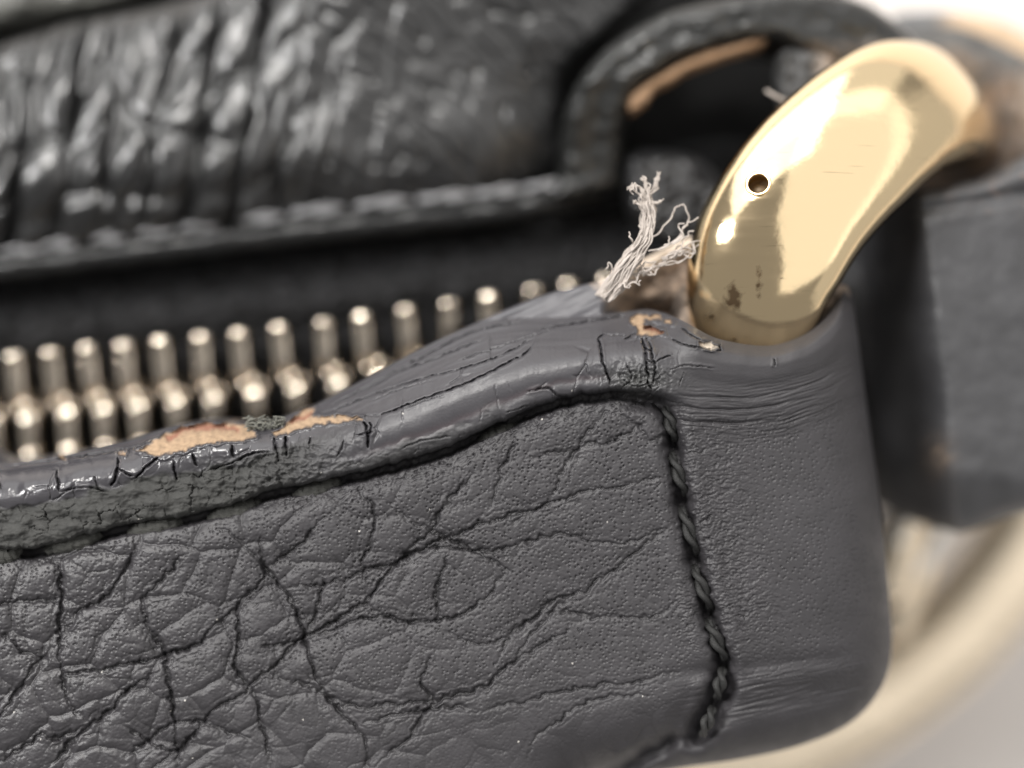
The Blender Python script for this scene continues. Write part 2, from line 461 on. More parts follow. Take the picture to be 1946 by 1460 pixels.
TAN = [
 [(262, 858), (285, 843), (310, 828), (345, 812), (390, 805), (430, 806), (462, 808), (478, 816), (486, 828), (462, 836), (430, 838), (400, 841), (360, 852), (330, 862), (300, 866)],
 [(228, 862), (240, 854), (238, 866)],
 [(516, 824), (540, 815), (545, 800), (565, 788), (590, 774), (598, 778), (585, 792), (612, 793), (650, 792), (690, 797), (640, 802), (600, 804), (590, 812), (550, 820), (525, 828)],
 [(1196, 606), (1212, 598), (1230, 597), (1250, 601), (1258, 607), (1226, 606), (1222, 616), (1240, 624), (1262, 632), (1240, 636), (1215, 636), (1208, 622)],
 [(1265, 607), (1278, 612), (1276, 617), (1263, 612)],
 [(1330, 650), (1352, 652), (1364, 660), (1345, 662), (1330, 656)],

 [(110, 868), (122, 864), (120, 874)],
]
RED = [catmull([(320, 834), (350, 818), (385, 812), (430, 813), (452, 818)], 6), catmull([(555, 800), (578, 793), (590, 786)], 6), catmull([(1228, 624), (1250, 628), (1290, 638), (1330, 646)], 6)]

state = {}
def front_z(px, py, sd):
    n = len(px)
    ty = np.interp(px, topx, topy); by = np.interp(px, gapc[:, 0], gapc[:, 1])
    by = by+3.5*fbm(px/28, py/200, 3, 31)+(6*np.maximum(0, np.sin(px/24.+1.2*noise(px/90, py*0, 3))))*sstep(620, 400, px)*0.6
    v = (py-ty)/(by-ty)
    wx = px+5*fbm(px/17, py/17, 3, 1)+7*noise(px/60, py/60, 2); wy = py+5*fbm(px/17, py/17, 3, 4)+7*noise(px/60, py/60, 5)
    fx_ = px+2.2*fbm(px/15, py/15, 3, 61); fy_ = py+1.8*fbm(px/15, py/15, 3, 64)
    tabm = sstep(1235, 1330, px)                        # 1 on the smooth loop
    leftm = sstep(700, 420, px)                         # 1 on the ragged left of the band
    sx = px+2.0*fbm(px/24, py/24, 2, 1)+8*noise(px/70, py/70, 2); sy = py+2.0*fbm(px/24, py/24, 2, 4)+8*noise(px/70, py/70, 5)
    # ---- band profile
    def prof(v, xs, ys, w=0.035):
        g_ = np.linspace(-.6, 2.1, 900); t_ = np.interp(g_, xs, ys); k_ = np.exp(-(np.arange(-40, 41)*.003/w)**2); k_ /= k_.sum()
        return np.interp(v, g_[40:-40], np.convolve(t_, k_, 'valid'))
    A = prof(v, [-.5, 0, .08, .25, .42, .52, .62, .72, .80, .90, .97, 1.0], [-150, -105, -84, -42, -6, 12, 20, 21, 17, 20, 14, 2])
    L = prof(v, [-.5, 0, .05, .10, .16, .22, .28, .34, .40, .46, .52, .60, .80, .95, 1.0], [-110, -84, -62, -40, -22, -9, 0, 5, 7, 5, 1, 1, 7, 2, -8])
    B = prof(v, [-.5, 0, .08, .18, .32, .50, .66, .85, 1.0, 2], [-60, -34, -14, 2, 10, 8, 2, 2, 0, 0])
    zb = lerp(lerp(A, L, leftm), B, tabm)
    # ---- face
    zf = np.full(n, -10.0)+(py-1000)*-0.03
    zf += 10*noise(px/420, py/300, 40)
    # distance below the gap
    below = py-by
    band = below < 0
    gw = 1-tabm
    # face: pebble relief
    inner = sstep(1330, 1180, px)
    grain = sstep(0, 30, below)*(1-tabm)
    amp = lerp(1.0, 0.45, sstep(300, 1250, px))
    f1, f2, cid = vor(sx/105+sy/420, sy/88, 11)
    bal = np.clip((f2-f1)/0.28, 0, 1)
    zf += grain*amp*(7*np.sqrt(bal)-5)*lerp(1, .35, sstep(500, 1000, px))
    f1, f2, cid = vor(sx/43+2, sy/38, 23)
    zf += grain*amp*0.9*np.clip((f2-f1)/0.25, 0, 1)*lerp(1, .3, sstep(400, 900, px))
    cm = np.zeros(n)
    for i, pl in enumerate(CREASE):
        c = catmull(pl, 5)
        d, s = near(wx, wy, c, 46)
        e = np.sin(np.clip(s, 0.02, .98)*np.pi)**0.4
        wgt = 1.0 if i in (0, 1, 2, 3, 4, 8, 9, 10, 24) else 0.85
        wgt *= (0.8 if c[:, 0].mean() > 900 else 1.15)
        w = wgt*e*(0.8+0.5*noise(px/35, py/35, i))
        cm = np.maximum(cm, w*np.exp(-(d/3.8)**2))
        ww_ = 2.9+1.2*noise(px/18, py/18, i+40); zf -= grain*w*(9*np.exp(-(d/ww_)**2)+2.2*np.exp(-(d/8.)**2)+4.5*np.exp(-(d/26.)**2)*lerp(1, .4, sstep(500, 900, px)))
        # a second hair crease runs alongside
        zf -= grain*w*1.8*np.exp(-((d-13-4*noise(s*9, s*0, i))/2.2)**2)*(noise(s*5+i, s*0, 8) > -0.1)
    # a net of finer folds between the large ones
    for sc_, sd_, st_ in ((84, 301, 1.0), (56, 302, .6)):
        u_ = (sx+9*noise(px/45, py/45, sd_))*0.94-sy*0.34; v_ = sx*0.34+(sy+9*noise(px/45, py/45, sd_+9))*0.94
        f1, f2, cid = vor(u_/(sc_*1.35), v_/sc_, sd_+3, 1.0)
        ed_ = (f2-f1)*sc_; kk_ = grain*st_*np.clip(.55+1.1*noise(px/75, py/75, sd_+5), 0, 1)*lerp(1, .55, sstep(600, 1150, px))
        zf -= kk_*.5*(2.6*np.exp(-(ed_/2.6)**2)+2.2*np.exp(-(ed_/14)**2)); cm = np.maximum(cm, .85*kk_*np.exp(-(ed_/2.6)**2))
    # pores: small oval dimples
    g = 10.8
    qx = px+2*noise(px/20, py/20, 88); qy = py+2*noise(px/20, py/20, 89); ax = qx*0.92+qy*0.38; ay = -qx*0.38+qy*0.92
    f1, f2, cid = vor(ax/g, ay/(g*0.72), 77, 1.0)
    po = sstep(.27, .09, f1)*(cid > 0.2)
    porew = lerp(0.75, 1.05, sstep(250, 750, px))*lerp(1, .25, sstep(1180, 1400, py))
    zf -= 3.9*po*porew*np.clip(.85+.7*noise(px/60, py/50, 79), .15, 1.15)*(1-0.35*tabm)*sstep(5, 25, below)
    f1, f2, cid = vor(wx/7.5, wy/6.0, 78)
    zf += 0.5*f1*porew*sstep(0, 20, below)*(1-.6*tabm)
    zf += 0.3*fbm(px/5, py/4, 2, 44)*sstep(0, 20, below)*lerp(1, .4, tabm)
    # leather dragged into the seam just under the gap
    rk = sstep(75, 5, below)*(below > -5)*(1-tabm)*sstep(430, 640, px)
    ang = np.radians(-32); rx = wx*np.cos(ang)+wy*np.sin(ang); ry = -wx*np.sin(ang)+wy*np.cos(ang)
    zf += rk*4*(1-2*np.abs(fbm(rx/44, ry/8, 3, 50)))
    # ---- smooth loop: long fine wrinkles below its edge and short ones beside the seam
    cv = py-(768+12*np.sin((px-1290)/190.0)-0.00105*np.maximum(0, px-1360)**2)
    ww = tabm*np.exp(-(np.maximum(0, np.abs(cv-12)-18)/38)**2)
    cvw = cv+5*noise(px/70, py/70, 91)
    zf += ww*3.4*(-np.abs(fbm(px/95, cvw/6.5, 3, 92))*1.7+0.5)
    zf -= ww*9*np.exp(-((cv-6-3*noise(px/40, px*0, 3))/2.6)**2)*sstep(1560, 1430, px)
    zf -= ww*7*np.exp(-((cv-31-4*noise(px/50, px*0, 6))/2.4)**2)*sstep(1520, 1400, px)
    zf -= ww*7*np.exp(-((cv+16-4*noise(px/50, px*0, 9))/2.2)**2)*sstep(1620, 1500, px)
    ds, ss = near(px, py, STITCH, 260)
    w2 = sstep(190, 25, ds)*(px > 1285)*sstep(790, 860, py)*sstep(1300, 1150, py)
    zf += w2*3.2*(-np.abs(fbm(wx/34, (wy+0.12*wx)/6.5, 3, 95))*2+0.5)*tabm
    w3 = tabm*np.exp(-(np.maximum(0, np.abs(py-(1330-0.18*(px-1380)))-18)/30)**2)
    zf += w3*2.5*(-np.abs(fbm(px/120, (py+0.2*px)/11, 3, 97))*1.5+.3)
    zf -= tabm*(6*np.exp(-((py-(1272-.10*(px-1380)))/16)**2)+11*np.exp(-((py-(1345-.16*(px-1380)))/30)**2))*sstep(1690, 1560, px)
    # ---- join band and face
    z = np.where(band, zb, zf)
    mix = sstep(-6, 60, below)
    z = np.where(tabm > 0, lerp(z, lerp(zb, zf, mix)+(zf+10)*(1-mix)*0.5, tabm), z)
    z -= gw*(46*np.exp(-(np.maximum(0, np.abs(below-8)-5)/4.5)**2)*sstep(1250, 1150, px))
    zs = 20*np.exp(-(np.maximum(0, below-12)/28)**2)*(below > 0)*gw
    z -= zs*0.7
    # ---- band surface: painted, rough fibre on the lower left
    bm_ = np.where(band, 1.0, 0.0)*(1-tabm)
    fib = bm_*leftm*sstep(.46, .54, v+0.09*noise(px/40, py/30, 12))
    fib2 = bm_*(1-leftm)*sstep(.80, .9, v+0.1*noise(px/50, py/30, 13))*sstep(1150, 700, px)*.5
    fb = np.maximum(fib, fib2)
    z += fb*(9*fbm(px/46, py/28, 4, 15, 0.48))
    e1, e2, _ = vor(wx/44, wy/26, 17)
    z -= fb*9*np.exp(-((e2-e1)/.05)**2)*np.clip(.3+1.2*noise(px/50, py/40, 18), 0, 1)
    mess = bm_*np.exp(-((px-520)/110)**2)*sstep(.35, .5, v)
    z += mess*7*(1-2*np.abs(fbm(px/26, py/20, 3, 19)))
    mess2 = np.exp(-((px-1215)/60)**2-((py-722)/30)**2)
    z += mess2*7*(1-2*np.abs(fbm(px/16, py/15, 4, 20)))
    top_ = np.where(v < 0.45, 1, 0)*(1-tabm)*(1-leftm)
    al = (py-ty)+0.0*px
    z += top_*0.8*fbm((px+0.45*py)/130, (al)/7.5, 3, 21)*sstep(.5, .3, v)
    z += bm_*1.6*noise(px/80, py/40, 22)
    z += bm_*leftm*sstep(.42, .3, v)*(3.5*noise(px/26, py/60, 24))     # edge paint swells between its cracks
    crk = np.zeros(n)
    c1, c2, _ = vor((fx_+.25*fy_)/46, (fy_-.25*fx_)/90, 65, 1.0)
    z -= bm_*(1-fb)*4.0*np.exp(-((c2-c1)*46/1.8)**2)*sstep(.05, .45, noise(px/60, py/60, 66))*sstep(.06, .2, v)
    for pl, hw, dp in CRACK:
        c = catmull(pl, 4)
        d, s = near(fx_, fy_, c, 16)
        e = np.clip(np.sin(np.clip(s, .001, .999)*np.pi)*3, 0, 1)
        hv = hw*0.66*(0.5+.45*np.sin(np.clip(s, 0, 1)*np.pi)+.4*noise(px/7, py/7, 62)); k = np.exp(-(d/np.maximum(hv, .4))**2)*e*np.clip(1+.9*noise(px/14, py/14, 63), .2, 1)
        z -= k*dp*1.25
        z += 1.3*np.exp(-((d-hw*2.4)/2.5)**2)*e
        crk = np.maximum(crk, k)
    # torn scuffs
    tan = np.zeros(n); tan_d = np.full(n, 99.0); jx = px+5.0*fbm(px/20, py/14, 3, 71); jy = py+4.0*fbm(px/18, py/14, 3, 72)
    for pl in TAN:
        p = np.array(pl, float); m = (px > p[:, 0].min()-12) & (px < p[:, 0].max()+12) & (py > p[:, 1].min()-12) & (py < p[:, 1].max()+12)
        if m.any():
            ii = inside(jx[m], jy[m], p); dd = segdist(jx[m], jy[m], p, True)[0]
            sdd = np.where(ii, -dd, dd); tan_d[m] = np.minimum(tan_d[m], sdd); t = np.clip(0.5-(sdd+1.5*noise(px[m]/5, py[m]/5, 74))/4.5, 0, 1)
            tan[m] = np.maximum(tan[m], t)
    red = np.zeros(n)
    for c in RED:
        d, s = near(jx, jy, c, 20); red = np.maximum(red, np.exp(-(d/5.0)**2))
    red *= tan
    z += 5*np.exp(-((tan_d-4)/3.0)**2)
    z += tan*(-6+1.8*fbm((px+py)/26, (py-.25*px)/6, 3, 73))-red*12
    # ---- seam valley, stitch holes, folded foot
    dsn, ss = near(px+3*noise(px/16, py/16, 81), py, STITCH, 80)
    vmask = sstep(744, 775, py)
    z -= vmask*(34*np.exp(-(np.maximum(0, dsn-6-4*noise(px/14, py/14, 82))/7)**2)+7*np.exp(-(dsn/26)**2))
    z += vmask*4*np.exp(-((dsn-34)/14)**2)
    for hx, hy in ((1279, 848), (1296, 953), (1320, 1064), (1345, 1166), (1374, 1262)):
        z -= 26*np.exp(-(((px-hx)/17)**2+((py-hy)/17)**2))
    dk, s2 = near(px, py+6*noise(px/50, py/50, 83), FOLD, 90)
    side = py-np.interp(px, FOLD[::-1, 0], FOLD[::-1, 1])
    z -= (46*np.exp(-(dk/17)**2)+24*np.exp(-(dk/50)**2))*(.8+.5*noise(px/40, py/40, 84))
    # dark pucker where band, face and seam meet
    z -= 22*np.exp(-((px-1238)/46)**2-((py-764)/13)**2)
    # ---- the loop turns away round its right side and foot
    dr, _ = near(px, py, silh, 240)
    R = 150.0
    t = np.clip(1-dr/R, 0, 1)
    z -= 135*(1-np.sqrt(np.maximum(0, 1-t**2.2)))
    z -= 0.10*np.maximum(0, px-1330)+0.00012*np.maximum(0, px-1330)**2
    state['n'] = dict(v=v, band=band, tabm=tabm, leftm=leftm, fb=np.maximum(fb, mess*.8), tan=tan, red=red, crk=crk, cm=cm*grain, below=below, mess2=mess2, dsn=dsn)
    return z

def build_front():
    # colour from the same masks
    def cf(PX, PY, Z, sd):
        k = state['n']; m = state['m']
        n = len(PX); col = np.empty((n, 3)); rg = np.full(n, .5)
        px = PX[m]; py = PY[m]
        base = np.array([0.0315, 0.0295, 0.0325]); c = np.tile(base, (len(px), 1))
        c *= (1+0.16*fbm(px/70, py/60, 3, 101))[:, None]
        bandc = np.array([0.043, 0.041, 0.046])
        bmask = np.where(k['band'], 1, 0)*(1-k['tabm'])
        c = lerp(c, bandc, bmask[:, None])
        # plum-black stripe of bare paint in the groove of the edge
        st = bmask*np.exp(-((k['v']-.80+.02*noise(px/40, px*0, 4))/.035)**2)*sstep(640, 760, px)*sstep(1190, 1120, px)
        c = lerp(c, np.array([0.040, 0.030, 0.034]), (0.75*st)[:, None])
        fc = np.array([0.036, 0.036, 0.034])*(1+.22*fbm(px/16, py/14, 3, 102))[:, None]
        c = lerp(c, fc, np.clip(k['fb'], 0, 1)[:, None])
        c = lerp(c, np.array([0.075, 0.077, 0.072]), (0.6*k['mess2'])[:, None])
        tc = lerp(np.array([0.31, 0.215, 0.135]), np.array([0.42, 0.36, 0.29]), sstep(1300, 1350, px)[:, None])*(1+.22*fbm(px/12, py/7, 3, 103))[:, None]
        c = lerp(c, tc, k['tan'][:, None]); c = lerp(c, np.array([0.22, 0.085, 0.055]), (k['red']*.85)[:, None])
        c = lerp(c, c*0.6, (np.clip(k['crk'], 0, 1)*(1-k['tan']*.6))[:, None])  # darker along the cracks
        c = lerp(c, c*0.45, (np.clip(k['cm'], 0, 1)*.85)[:, None])      # shade of the creases painted into the colour   
        f1, f2, cid = vor(px/34, py/34, 104, 1)
        fleck = (f1 < 0.045) & (cid > .975) & (px < 1250)
        c[fleck] = (0.45, 0.43, 0.40)
        r = lerp(0.56, 0.42, bmask)+0.06*fbm(px/30, py/30, 2, 105)
        r = lerp(r, 0.19, bmask*k['leftm']*sstep(.44, .36, k['v'])*sstep(.05, .1, k['v']))
        r = lerp(r, .85, np.clip(k['fb'], 0, 1)); r = lerp(r, .9, k['tan'])
        r = lerp(r, 0.44, (1-bmask)*sstep(520, 120, px))
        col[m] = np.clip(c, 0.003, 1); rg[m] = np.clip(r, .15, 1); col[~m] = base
        state['lab'] = None
        lab = np.zeros(n, int)
        l = np.where(k['band'] & (px < 1262), 1, 0); l = np.where((~k['band']) & (px > np.interp(py, STITCH[:, 1], STITCH[:, 0])) & (py > 745) & (px > 1240), 2, l)
        l = np.where(k['band'] & (px >= 1262), 2, l); l = np.where(k['tan'] > .5, 3, l)
        lab[m] = l; state['lab'] = lab
        return col, rg
    return cf

cf0 = build_front()
# inline copy of slab that exposes the keep mask
def front_mesh(step):
    ol = catmull(FRONT, 5, True)
    x0, y0 = ol.min(0)-step*2; x1, y1 = ol.max(0)+step*2
    y1 = min(y1, 1530); x0 = max(x0, -70)
    gx = np.arange(x0, x1, step); gy = np.arange(y0, y1, step)
    X, Y = np.meshgrid(gx, gy); sh = X.shape; X = X.ravel(); Y = Y.ravel()
    ins = inside(X, Y, ol)
    cx = np.arange(x0, x1+16, 16); cy = np.arange(y0, y1+16, 16); CX, CY = np.meshgrid(cx, cy)
    cd = segdist(CX.ravel(), CY.ravel(), ol, True)[0].reshape(CX.shape)
    fx = (X-x0)/16; fy = (Y-y0)/16
    ix = np.clip(fx.astype(int), 0, len(cx)-2); iy = np.clip(fy.astype(int), 0, len(cy)-2); tx = fx-ix; ty = fy-iy
    d = lerp(lerp(cd[iy, ix], cd[iy, ix+1], tx), lerp(cd[iy+1, ix], cd[iy+1, ix+1], tx), ty)
    m = d < 20
    dd, bx, by, _ = segdist(X[m], Y[m], ol, True); d[m] = dd
    sd = np.where(ins, d, -d); BX = X.copy(); BY = Y.copy(); BX[m] = bx; BY[m] = by
    keep = sd > -1.6*step
    out = (sd < 0) & keep
    PX = np.where(out, BX, X); PY = np.where(out, BY, Y)
    Z = np.zeros(len(X)); Z[keep] = front_z(PX[keep], PY[keep], np.maximum(sd, 0)[keep])
    state['m'] = keep
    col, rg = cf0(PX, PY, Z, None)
    lab = state['lab']
    V = np.stack(W(PX, PY, Z), 1)
    idx = np.arange(len(X)).reshape(sh)
    q = np.stack([idx[1:, :-1], idx[1:, 1:], idx[:-1, 1:], idx[:-1, :-1]], -1).reshape(-1, 4)
    F = q[keep[q].all(1) & ins[q].any(1)]
    at = {'col': ('FLOAT_COLOR', np.concatenate([col, np.ones((len(X), 1))], 1)), 'rgh': ('FLOAT', rg)}
    # carry the rim down
    E = np.concatenate([F[:, [0, 1]], F[:, [1, 2]], F[:, [2, 3]], F[:, [3, 0]]])
    key = np.sort(E, 1); kk = key[:, 0].astype(np.int64)*len(V)+key[:, 1]
    u, inv, cnt = np.unique(kk, return_inverse=True, return_counts=True)
    be = E[cnt[inv] == 1]; bv = np.unique(be); mp = np.full(len(V), -1); mp[bv] = len(V)+np.arange(len(bv))
    V2 = V[bv].copy(); V2[:, 2] -= 170*K; V2[:, 0] -= 10*K
    F2 = np.stack([be[:, 1], be[:, 0], mp[be[:, 0]], mp[be[:, 1]]], 1)
    fl = lab[F]; fl = np.where((fl == 3).sum(1) >= 2, 3, fl[:, 0])
    fl2 = lab[be[:, 0]]
    V = np.concatenate([V, V2]); F = np.concatenate([F, F2]); fl = np.concatenate([fl, fl2])
    at = {k: (t, np.concatenate([a, a[bv]])) for k, (t, a) in at.items()}
    me0 = mesh_np('tmp', V, F)      # normals of the whole relief, so the cut between parts does not show
    nrm = np.empty(len(V)*3, np.float32); me0.vertices.foreach_get('co', nrm)
    vn = np.empty(len(V)*3, np.float32); me0.vertex_normals.foreach_get('vector', vn); vn = vn.reshape(-1, 3)
    bpy.data.meshes.remove(me0)
    return V, F, at, fl, vn
V, F, at, fl, vn = front_mesh(1.6)
parts = {}
front = None
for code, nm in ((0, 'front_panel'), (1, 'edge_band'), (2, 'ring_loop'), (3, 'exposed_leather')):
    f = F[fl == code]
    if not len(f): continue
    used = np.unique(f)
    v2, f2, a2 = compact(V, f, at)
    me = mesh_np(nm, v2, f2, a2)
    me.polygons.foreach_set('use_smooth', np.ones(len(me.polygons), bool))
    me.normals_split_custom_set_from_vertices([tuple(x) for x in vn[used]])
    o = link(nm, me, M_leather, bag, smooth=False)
    parts[nm] = o
parts['exposed_leather']['label'] = 'torn tan patches of bare leather along the cracked edge'
parts['edge_band']['label'] = 'cracked and fraying painted edge of the panel'
parts['ring_loop']['label'] = 'smooth leather loop with fine wrinkles folded round the ring'

# ---- back wall of the loop (torn flap behind the edge)
BACK = [(800, 700), (840, 650), (900, 616), (1000, 573), (1060, 553), (1110, 541), (1150, 532), (1200, 506), (1260, 474), (1310, 452), (1360, 440), (1370, 560), (1370, 680), (1300, 660), (1200, 640), (1060, 650), (950, 665)]
def back_z(px, py, sd):
    lb = sstep(1140, 1230, px)
    z = -122+0.06*(px-1000)*(px>1000)-70*lb+0.25*np.maximum(0, py-np.interp(px, [800, 900, 1000, 1150], [700, 614, 573, 532]))*(1-lb)*sstep(900, 1040, px)-lip(sd, 8, 10)
    z -= lb*(70*sstep(0, 60, sd)*sstep(560, 600, py)+40*sstep(10, 50, sd))
    z += 1.6*fbm((px+0.5*py)/90, (py+.42*px)/7, 3, 120)*(1-lb)+lb*7*fbm(px/26, py/20, 4, 121)+10*lb*noise(px/50, py/70, 125)
    return z
def back_c(px, py, z, sd):
    c = np.tile([0.056, 0.054, 0.062], (len(px), 1)); b = sstep(1150, 1185, px+10*noise(px/14, py/14, 9)+0.6*(590-py))
    br = np.array([0.24, 0.18, 0.135])*(1+.75*fbm(px/26, py/20, 4, 122))[:, None]
    c = lerp(c, br, b[:, None])
    w = b*sstep(40, 10, sd+9*noise(px/12, py/12, 7)); c = lerp(c, np.array([0.62, 0.52, 0.42]), w[:, None])
    return np.clip(c, .01, 1), lerp(.45, .92, b)
bk = add_slab('loop_back_wall', M_leather, bag, BACK, 2.5, back_z, 160, back_c)
bk['label'] = 'frayed suede back wall of the ring loop'
# inner lining of the loop behind the ring foot, right side
INN = [(1290, 600), (1300, 540), (1400, 500), (1520, 520), (1590, 540), (1612, 548), (1618, 600), (1600, 690), (1400, 720), (1300, 680)]
def inn_z(px, py, sd): return -150-lip(sd, 22, 20)+6*fbm(px/20, py/20, 3, 130)
def inn_c(px, py, z, sd):
    c = np.array([0.20, 0.16, 0.13])*(1+.5*fbm(px/22, py/22, 4, 131))[:, None]
    return np.clip(c, .01, 1), np.full(len(px), .9)
add_slab('loop_lining', M_leather, bag, INN, 3.5, inn_z, 120, inn_c)

# ---- twisted seam thread: one object for each stitch
def stitch_obj(a, b, width, parent, mat, za=-26, zm=4, turns=1.25, name='stitch', bow=0):
    bm = bmesh.new()
    n = 26; seg = 8
    pa = np.array(a, float); pb = np.array(b, float); L = np.hypot(*(pb-pa)); dr = (pb-pa)/L; nr = np.array([-dr[1], dr[0]])
    for ply in (0, 1):
        rings = []
        for i in range(n+1):
            t = i/n
            ph = 2*math.pi*turns*t+math.pi*ply
            env = math.sin(math.pi*min(max(t*0.94+0.03, 0), 1))**0.35
            off = width*0.26*env
            c2 = pa+(pb-pa)*t+nr*(math.cos(ph)*off+bow*math.sin(math.pi*t))
            z = lerp(za, zm, math.sin(math.pi*t)**0.55)+math.sin(ph)*off
            r = width*0.27*env
            ctr = WV(c2[0], c2[1], z)
            N2 = Vector((nr[0], -nr[1], 0)); U = Vector((0, 0, 1))
            rings.append([bm.verts.new(ctr+(N2*math.cos(q)+U*math.sin(q))*(r*K)) for q in [2*math.pi*j/seg for j in range(seg)]])
        for i in range(n):
            for j in range(seg):
                bm.faces.new((rings[i][j], rings[i][(j+1) % seg], rings[i+1][(j+1) % seg], rings[i+1][j]))
        bm.faces.new(rings[0][::-1]); bm.faces.new(rings[-1])
    bmesh.ops.recalc_face_normals(bm, faces=bm.faces)
    me = bpy.data.meshes.new(name); bm.to_mesh(me); bm.free()
    return link(name, me, mat, parent)
M_lump = plain('frayed_dark_thread', (0.040, 0.040, 0.036), 0.8, 0, (9, 5), stretch=(.5, 1.4, 1))
loop = parts['ring_loop']
for a, b in (((1264, 770), (1284, 842)), ((1273, 858), (1306, 945)), ((1292, 962), (1328, 1056)), ((1316, 1074), (1352, 1160)), ((1342, 1176), (1380, 1256)), ((1374, 1268), (1362, 1330)), ((1356, 1342), (1334, 1400))):
    stitch_obj(a, b, 27, loop, M_thread, -60, -28, turns=0.95)
# thread lumps squeezed out under the ragged edge
for a, b in (((-30, 1062), (40, 1050)), ((86, 1044), (192, 1016)), ((244, 1012), (346, 992)), ((396, 986), (496, 958)), ((556, 948), (648, 916)), ((905, 850), (985, 812))):
    n = 22; pts = []; rr = []
    for i in range(n+1):
        t = i/n; e = math.sin(math.pi*(.04+.92*t))
        pts.append(WV(lerp(a[0], b[0], t), lerp(a[1], b[1], t)+2*math.sin(i*1.7+a[0]), -52+12*e)); rr.append(19*e**0.55+1.6*math.sin(i*2.1+a[0])+1)
    tube('stitch', pts, rr, M_lump, parts['front_panel'], 16)

# ---- zipper
zipper = empty('zipper', (0, 0, -520*K)); zipper.parent = bag; bpy.context.view_layer.update(); zipper.matrix_parent_inverse = bag.matrix_world.inverted()
bpy.context.view_layer.update()
TAPE = [(-180, 470), (300, 420), (700, 380), (1100, 330), (1420, 270), (1460, 420), (1400, 620), (1100, 760), (700, 920), (300, 1000), (-180, 1040)]
def tape_z(px, py, sd):
    ln = 640-0.115*px-py
    return -590-0.7*np.maximum(0, (632-.115*px)-py)*(1-.0)+3.5*np.sin(px/3.2)*np.sin((py+.1*px)/3.2)+12*fbm(px/60, py/40, 3, 140)+14*fbm(px/17, py/14, 3, 143)-lip(sd, 20, 20)-35*sstep(-10, -60, ln)
def tape_c(px, py, z, sd):
    c = np.array([0.013, 0.013, 0.014])*(1+1.3*fbm(px/22, py/16, 4, 141))[:, None]
    return np.clip(c, .004, 1), np.full(len(px), .75)
add_slab('zipper_tape', M_fabric, zipper, TAPE, 5, tape_z, 60, tape_c)
def tooth_mesh(flip):
    bm = bmesh.new()
    s = -1 if flip else 1
    # root at the tape end, shank, shoulder and meshing head
    superell(bm, (0, s*66, 0), (25, 56, 44), 6.0, 24, 18)
    superell(bm, (0, s*104, 8), (28, 20, 42), 3.2, 20, 14)
    superell(bm, (0, s*14, -8), (34, 17, 30), 4.0, 20, 12)
    superell(bm, (0, s*-4, 14), (16, 17, 34), 2.6, 16, 12)
    me = bpy.data.meshes.new('zipper_tooth'); bm.to_mesh(me); bm.free()
    me.polygons.foreach_set('use_smooth', np.ones(len(me.polygons), bool)); me.materials.append(M_brass)
    return me
up = tooth_mesh(False); lo = tooth_mesh(True)
UPX = [(-18, 668), (50, 660), (118, 653), (188, 645), (255, 640), (322, 632), (393, 625), (468, 617), (545, 607), (625, 597), (703, 586), (783, 574), (858, 562), (938, 549), (1017, 536), (1088, 525), (1158, 516), (1228, 508), (1296, 500)]
ZT = -510
for i, (x, y) in enumerate(UPX):
    for row, me in ((0, up), (1, lo)):
        if row == 1:
            if i+1 >= len(UPX): continue
            xx = (x+UPX[i+1][0])/2-18; yy = (y+UPX[i+1][1])/2
        else: xx, yy = x, y
        o = bpy.data.objects.new('zipper_tooth', me); C.objects.link(o)
        cy = yy+(109 if row == 0 else 112)
        o.location = WV(xx, cy, ZT+random.uniform(-6, 6)); sc = (DIST-ZT)/DIST; o.name = 'zipper_tooth'
        if row == 0: o.scale = (0.75*sc, 0.86*sc, sc)
        else: o.scale = (0.75*sc, 0.90*sc, sc)
        o.rotation_euler = (random.uniform(-.03, .03)+.05, random.uniform(-.07, .07), math.radians(5+random.uniform(-2, 2)))
        o.parent = zipper; o.matrix_parent_inverse = zipper.matrix_world.inverted()

